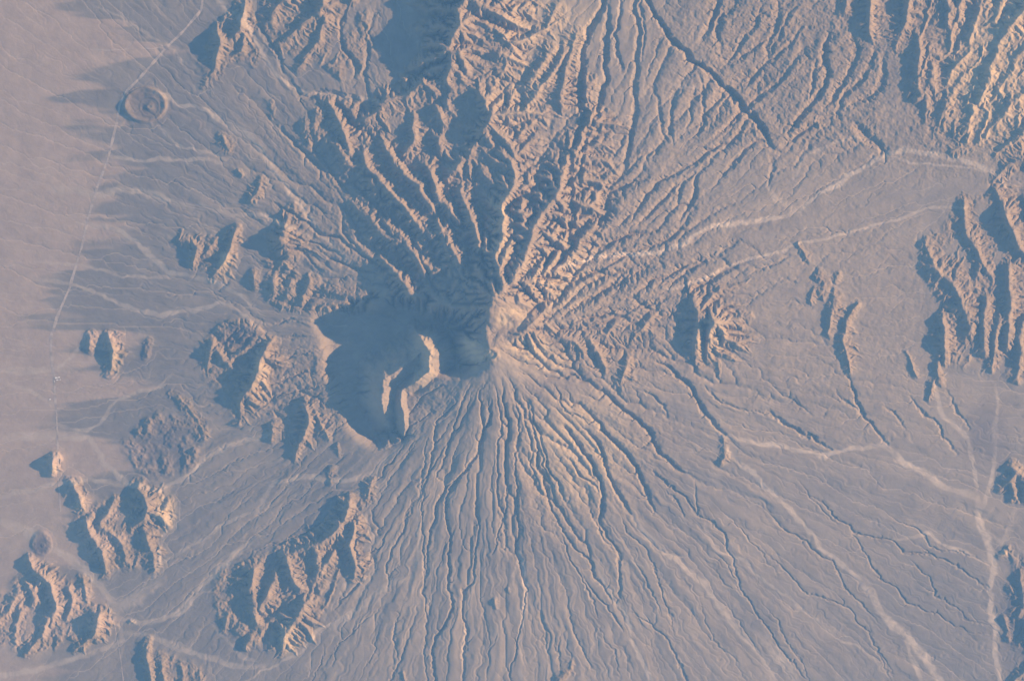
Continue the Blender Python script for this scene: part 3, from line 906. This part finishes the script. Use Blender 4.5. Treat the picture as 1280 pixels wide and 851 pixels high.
# ---------------------------------------------------------------- materials
def node_mat(name):
    m = bpy.data.materials.new(name); m.use_nodes = True
    nt = m.node_tree; b = nt.nodes["Principled BSDF"]; b.inputs["Roughness"].default_value = 1.0
    b.inputs["Specular IOR Level"].default_value = 0.0
    return m, nt, b
def attr(nt, name):
    n = nt.nodes.new("ShaderNodeAttribute"); n.attribute_name = name; return n.outputs["Fac"]
def mixc(nt, fac, a, b):
    n = nt.nodes.new("ShaderNodeMix"); n.data_type = 'RGBA'
    for s, v in ((0, fac), (6, a), (7, b)):
        if hasattr(v, 'links') or hasattr(v, 'is_linked'): nt.links.new(v, n.inputs[s])
        else: n.inputs[s].default_value = v if s == 0 else (*v, 1)
    return n.outputs[2]
def noise(nt, scale, detail=6, rough=.6):
    g = nt.nodes.new("ShaderNodeNewGeometry"); v = nt.nodes.new("ShaderNodeTexNoise"); v.inputs["Scale"].default_value = scale
    v.inputs["Detail"].default_value = detail; v.inputs["Roughness"].default_value = rough
    nt.links.new(g.outputs["Position"], v.inputs["Vector"]); return v.outputs["Fac"]
def ramp(nt, fac, lo, hi, a=0.0, b=1.0):
    n = nt.nodes.new("ShaderNodeMapRange"); n.inputs[1].default_value = lo; n.inputs[2].default_value = hi
    n.inputs[3].default_value = a; n.inputs[4].default_value = b; nt.links.new(fac, n.inputs[0]); return n.outputs[0]
C_GRAVEL, C_GRAVEL2 = (.322, .240, .152), (.225, .178, .125)
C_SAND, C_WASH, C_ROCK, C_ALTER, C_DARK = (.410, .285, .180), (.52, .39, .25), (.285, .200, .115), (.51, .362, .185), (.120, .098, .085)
def terrain_material(name):
    m, nt, b = node_mat(name)
    c = mixc(nt, attr(nt, "flat_dark"), C_GRAVEL, C_GRAVEL2)
    c = mixc(nt, attr(nt, "rock"), c, C_ROCK)
    c = mixc(nt, attr(nt, "sand"), c, C_SAND)
    c = mixc(nt, attr(nt, "alter"), c, C_ALTER)
    c = mixc(nt, attr(nt, "wash"), c, C_WASH)
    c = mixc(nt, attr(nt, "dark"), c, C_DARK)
    # mottling of desert varnish, coarse and fine
    n1 = ramp(nt, noise(nt, 1 / 900.0, 8, .65), .3, .7, .86, 1.14)
    hs = nt.nodes.new("ShaderNodeHueSaturation"); nt.links.new(c, hs.inputs["Color"]); nt.links.new(n1, hs.inputs["Value"])
    nt.links.new(hs.outputs[0], b.inputs["Base Color"])
    bp = nt.nodes.new("ShaderNodeBump"); bp.inputs["Strength"].default_value = 1.0; bp.inputs["Distance"].default_value = 9.0
    nt.links.new(noise(nt, 1 / 160.0, 5, .6), bp.inputs["Height"]); nt.links.new(bp.outputs[0], b.inputs["Normal"])
    return m
MT = terrain_material("desert_ground")

# ---------------------------------------------------------------- split the sheet into its landforms
reg = np.zeros((H, W), np.int16)
reg[(PX > 780) & inside(QX, QY, [(800, -200), (1120, -200), (1125, 60), (1140, 150), (1080, 205), (990, 240), (880, 235), (800, 250), (740, 150)])] = 202
reg[inside(QX, QY, [(370, 110), (440, 120), (520, 100), (565, 60), (700, -200), (800, -200), (800, 60), (795, 200), (760, 260), (850, 290), (900, 330), (905, 400), (905, 470), (930, 560), (880, 640), (790, 680),
                    (760, 760), (650, 700), (540, 700), (525, 620), (505, 552), (540, 464), (600, 462), (600, 425), (575, 400), (520, 384), (440, 380), (380, 340), (330, 300), (350, 240), (400, 230), (380, 170)])] = 200
reg[inside(QX, QY, [(396, 392), (520, 384), (575, 400), (600, 425), (600, 462), (545, 464), (536, 472), (512, 490), (512, 548), (478, 558), (448, 545), (425, 500), (408, 470)])] = 201
reg[(wash_map(QX, QY, ST) > .55) & (reg != 201) & (np.minimum(R, 999) > 200)] = 203
keep = GM > 0
reg[keep] = GM[keep]
NAMES = {0: ("ground", "grey-brown desert plain and gravel fans around the volcano", "plain"),
         200: ("volcano", "great eroded volcano with a pale summit and gullies radiating in every direction", "volcano"),
         201: ("basin", "deep blue-shadowed collapse basin west of the volcano summit", "basin"),
         202: ("upland", "gullied upland cut by a long straight dark fault scarp in the upper right", "upland"),
         203: ("dry_wash", "pale braided dry washes winding across the grey fans", "dry riverbed"),
         101: ("crater", "round crater with a small pale central cone beside the long straight track", "crater"),
         102: ("cinder_cone", "small dark purple-brown crater cone at the lower left with a central knob", "cinder cone"),
         103: ("mesa", "smooth low oval dome with a dark left rim west of the basin", "mesa"),
         104: ("lava_field", "wrinkled round lava field on the western plain", "lava field")}
for k, (nm, lb, ct) in enumerate(LANDFORMS): NAMES[k + 1] = (nm, lb, ct)
GROUPS = {"hill": "hills rising from the desert plain", "mountain": "rugged mountain massifs", "ridge": "low rocky ridges"}

zb_ = Z * S
gy, gx = np.gradient(Z, ST)
nx, ny, nz = -gx, gy, np.ones_like(Z); l = np.sqrt(nx * nx + ny * ny + 1)
VN = np.stack([nx / l, ny / l, nz / l], -1).reshape(-1, 3).astype(np.float32)
VC = np.stack([wx_(PX), wy_(PY), zb_], -1).reshape(-1, 3).astype(np.float32)
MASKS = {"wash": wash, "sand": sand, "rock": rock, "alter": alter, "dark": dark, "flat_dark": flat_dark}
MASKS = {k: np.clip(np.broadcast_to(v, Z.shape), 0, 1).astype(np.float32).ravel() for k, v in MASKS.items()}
vid = np.arange(H * W).reshape(H, W)
quad = np.stack([vid[1:, :-1], vid[1:, 1:], vid[:-1, 1:], vid[:-1, :-1]], -1)      # counter-clockwise seen from above
qreg = reg[:-1, :-1]

def mesh_from(name, verts, faces, normals=None, masks=None, mat=None):
    me = bpy.data.meshes.new(name)
    n = len(faces); me.vertices.add(len(verts)); me.vertices.foreach_set("co", np.ascontiguousarray(verts, np.float32).ravel())
    me.loops.add(n * 4); me.loops.foreach_set("vertex_index", np.ascontiguousarray(faces, np.int32).ravel())
    me.polygons.add(n); me.polygons.foreach_set("loop_start", np.arange(0, n * 4, 4, dtype=np.int32))
    me.update(calc_edges=True)
    me.polygons.foreach_set("use_smooth", np.ones(n, bool))
    for k, v in (masks or {}).items():
        a = me.attributes.new(k, 'FLOAT', 'POINT'); a.data.foreach_set("value", v)
    if normals is not None: me.normals_split_custom_set_from_vertices(normals)
    me.materials.append(mat or MT)
    o = bpy.data.objects.new(name, me); sc.collection.objects.link(o)
    return o
for rid in np.unique(qreg):
    f = quad[qreg == rid]
    used, inv = np.unique(f, return_inverse=True)
    nm, lb, ct = NAMES[int(rid)]
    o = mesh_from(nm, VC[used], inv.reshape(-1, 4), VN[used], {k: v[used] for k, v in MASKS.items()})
    o["kind"] = "structure"; o["label"] = lb; o["category"] = ct
    if nm in GROUPS: o["group"] = GROUPS[nm]

# the plain beyond the detailed sheet, out to the haze box
FAR = 62000.0
ring = np.concatenate([vid[0, :-1], vid[:-1, -1], vid[-1, :0:-1], vid[:0:-1, 0]])
rv = VC[ring]; out = rv.copy(); k = FAR / np.maximum(np.abs(out[:, 0]), np.abs(out[:, 1])); out[:, 0] *= k; out[:, 1] *= k; out[:, 2] = -1200
mid = rv * .75 + out * .25; mid[:, 2] = rv[:, 2].mean() - 100
n = len(ring); a = np.arange(n); b = (a + 1) % n
fs = np.concatenate([np.stack([a, b, b + n, a + n], -1), np.stack([a + n, b + n, b + 2 * n, a + 2 * n], -1)])
zero = np.zeros(3 * n, np.float32)
o = mesh_from("outer_ground", np.concatenate([rv, mid, out]), fs, None, {k: (zero + .4 if k in ("flat_dark",) else zero) for k in MASKS})
o["kind"] = "structure"

# ---------------------------------------------------------------- tracks, draped on the ground
def zat(x, y):
    fx, fy = (x - X0) / ST, (y - Y0) / ST; i, j = int(fx), int(fy); fx -= i; fy -= j
    return float((Z[j, i] * (1 - fx) + Z[j, i + 1] * fx) * (1 - fy) + (Z[j + 1, i] * (1 - fx) + Z[j + 1, i + 1] * fx) * fy) * S
mr, nt, b_ = node_mat("track_gravel")
c = mixc(nt, ramp(nt, noise(nt, 1 / 420.0, 4, .7), .38, .60), (.34, .25, .17), (.52, .385, .26))
nt.links.new(c, b_.inputs["Base Color"])
def track(name, pts, width, label):
    P = []
    for (xa, ya), (xb, yb) in zip(pts[:-1], pts[1:]):
        n = max(1, int(math.hypot(xb - xa, yb - ya) / 1.5))
        P += [(xa + (xb - xa) * t / n, ya + (yb - ya) * t / n) for t in range(n)]
    P.append(pts[-1]); V = []
    for i, (x, y) in enumerate(P):
        x2, y2 = P[min(i + 1, len(P) - 1)]; x1, y1 = P[max(i - 1, 0)]; L = math.hypot(x2 - x1, y2 - y1) or 1
        nx_, ny_ = -(y2 - y1) / L, (x2 - x1) / L
        ww = width * (.8 + .35 * float(vn(np.array([i / 5.0]), np.array([.3]), 7)[0]))
        for s in (-1, 0, 1): V.append((wx_(x + nx_ * s * ww), wy_(y + ny_ * s * ww), zat(x + nx_ * s * ww, y + ny_ * s * ww) + 4))
    F = []
    for i in range(len(P) - 1):
        for s in (0, 1): a = i * 3 + s; F.append((a, a + 3, a + 4, a + 1) if True else 0)
    me = bpy.data.meshes.new(name); me.from_pydata(V, [], F); me.materials.append(mr)
    o = bpy.data.objects.new(name, me); sc.collection.objects.link(o)
    if me.polygons[0].normal.z < 0: me.flip_normals()
    o["kind"] = "structure"; o["label"] = label; o["category"] = "track"
track("track", [(262, -60), (250, 12), (228, 38), (208, 57), (188, 80), (172, 98), (158, 112), (148, 130), (145, 150), (133, 200), (121, 230), (112, 260), (100, 310), (85, 360), (70, 395), (62, 420), (62, 445), (66, 470)], 1.9,
      "long straight pale track running down past the round crater to the settlement")
track("track", [(66, 470), (67, 495), (69, 520), (70, 545), (71, 575), (72, 610), (74, 640)], 1.4, "thin vertical pale track between the settlement and the little pyramid hill")
track("track", [(115, 60), (130, 62), (150, 61), (170, 59), (190, 60), (206, 57)], .7, "short faint side track running level in the upper left")
track("track", [(128, 740), (141, 778), (146, 805), (150, 830), (158, 900)], .7, "faint track leaving the lower edge of the picture beside the ribbed low hills")

# ---------------------------------------------------------------- the settlement: long pale sheds beside the track
mw, nt, b_ = node_mat("pale_wall"); nt.links.new(mixc(nt, noise(nt, 1 / 15.0), (.68, .58, .46), (.78, .68, .56)), b_.inputs["Base Color"])
mf, nt, b_ = node_mat("pale_roof"); nt.links.new(mixc(nt, noise(nt, 1 / 20.0), (.72, .64, .52), (.85, .76, .64)), b_.inputs["Base Color"])
def shed(x, y, L, Wd, ht, rz, label):
    z0 = zat(x, y) - 3
    e = bpy.data.objects.new("shed", None); sc.collection.objects.link(e); e.location = (wx_(x), wy_(y), z0); e.rotation_euler = (0, 0, rz)
    e["label"] = label; e["category"] = "shed"; e["group"] = "pale sheds of the roadside settlement"; e["kind"] = "thing"
    a, b = L / 2, Wd / 2; h2 = ht + 3; rg = h2 + Wd * .16
    v = [(-a, -b, 0), (a, -b, 0), (a, b, 0), (-a, b, 0), (-a, -b, h2), (a, -b, h2), (a, b, h2), (-a, b, h2), (-a, 0, rg), (a, 0, rg)]
    f = [(0, 1, 5, 4), (2, 3, 7, 6), (1, 2, 6, 9, 5), (3, 0, 4, 8, 7)]
    me = bpy.data.meshes.new("wall"); me.from_pydata(v, [], f); me.materials.append(mw)
    o = bpy.data.objects.new("wall", me); sc.collection.objects.link(o); o.parent = e
    a2, b2, t = a + 2, b + 2, 1.2
    v = [(-a2, -b2, h2 - .3 + .3), (a2, -b2, h2), (a2, 0, rg + .6), (-a2, 0, rg + .6), (a2, b2, h2), (-a2, b2, h2)]
    v = v + [(x_, y_, z_ + t) for x_, y_, z_ in v]
    f = [(6, 7, 8, 9), (9, 8, 10, 11), (0, 3, 2, 1), (3, 5, 4, 2), (0, 1, 7, 6), (4, 5, 11, 10), (1, 2, 8, 7), (2, 4, 10, 8), (0, 6, 9, 3), (3, 9, 11, 5)]
    me = bpy.data.meshes.new("roof"); me.from_pydata(v, [], f); me.materials.append(mf)
    o = bpy.data.objects.new("roof", me); sc.collection.objects.link(o); o.parent = e
shed(68.6, 472.2, 130, 60, 12, .1, "largest pale shed, right where the long track meets the settlement")
shed(72.0, 471.6, 90, 50, 10, .2, "mid-sized pale shed just east of the largest shed")
shed(69.8, 475.0, 100, 40, 9, .05, "narrow pale shed just below the largest shed")
shed(73.4, 474.6, 52, 40, 8, 1.4, "small square pale shed at the eastern end of the settlement")
shed(66.0, 476.6, 60, 40, 8, 1.2, "small pale shed at the lower left of the settlement")
shed(60.8, 499.2, 80, 45, 9, .3, "lone pale shed left of the thin vertical track")

# ---------------------------------------------------------------- the air between the orbiting camera and the desert
hb = FAR + 400; z_lo = min(float(zb_.min()), -1200.0) - 60; z_hi = CAM_H + 400
me = bpy.data.meshes.new("haze")
me.from_pydata([(x, y, z) for z in (z_lo, z_hi) for y in (-hb, hb) for x in (-hb, hb)], [],
               [(0, 2, 3, 1), (4, 5, 7, 6), (0, 1, 5, 4), (2, 6, 7, 3), (0, 4, 6, 2), (1, 3, 7, 5)])
hz = bpy.data.objects.new("haze", me); sc.collection.objects.link(hz); hz["kind"] = "stuff"
mh = bpy.data.materials.new("haze"); mh.use_nodes = True; nt = mh.node_tree; nt.nodes.remove(nt.nodes["Principled BSDF"])
pv = nt.nodes.new("ShaderNodeVolumePrincipled"); pv.inputs["Color"].default_value = HAZE_COL
pv.inputs["Density"].default_value = HAZE_DEN; pv.inputs["Anisotropy"].default_value = 0.0
nt.links.new(pv.outputs[0], nt.nodes["Material Output"].inputs["Volume"]); me.materials.append(mh)
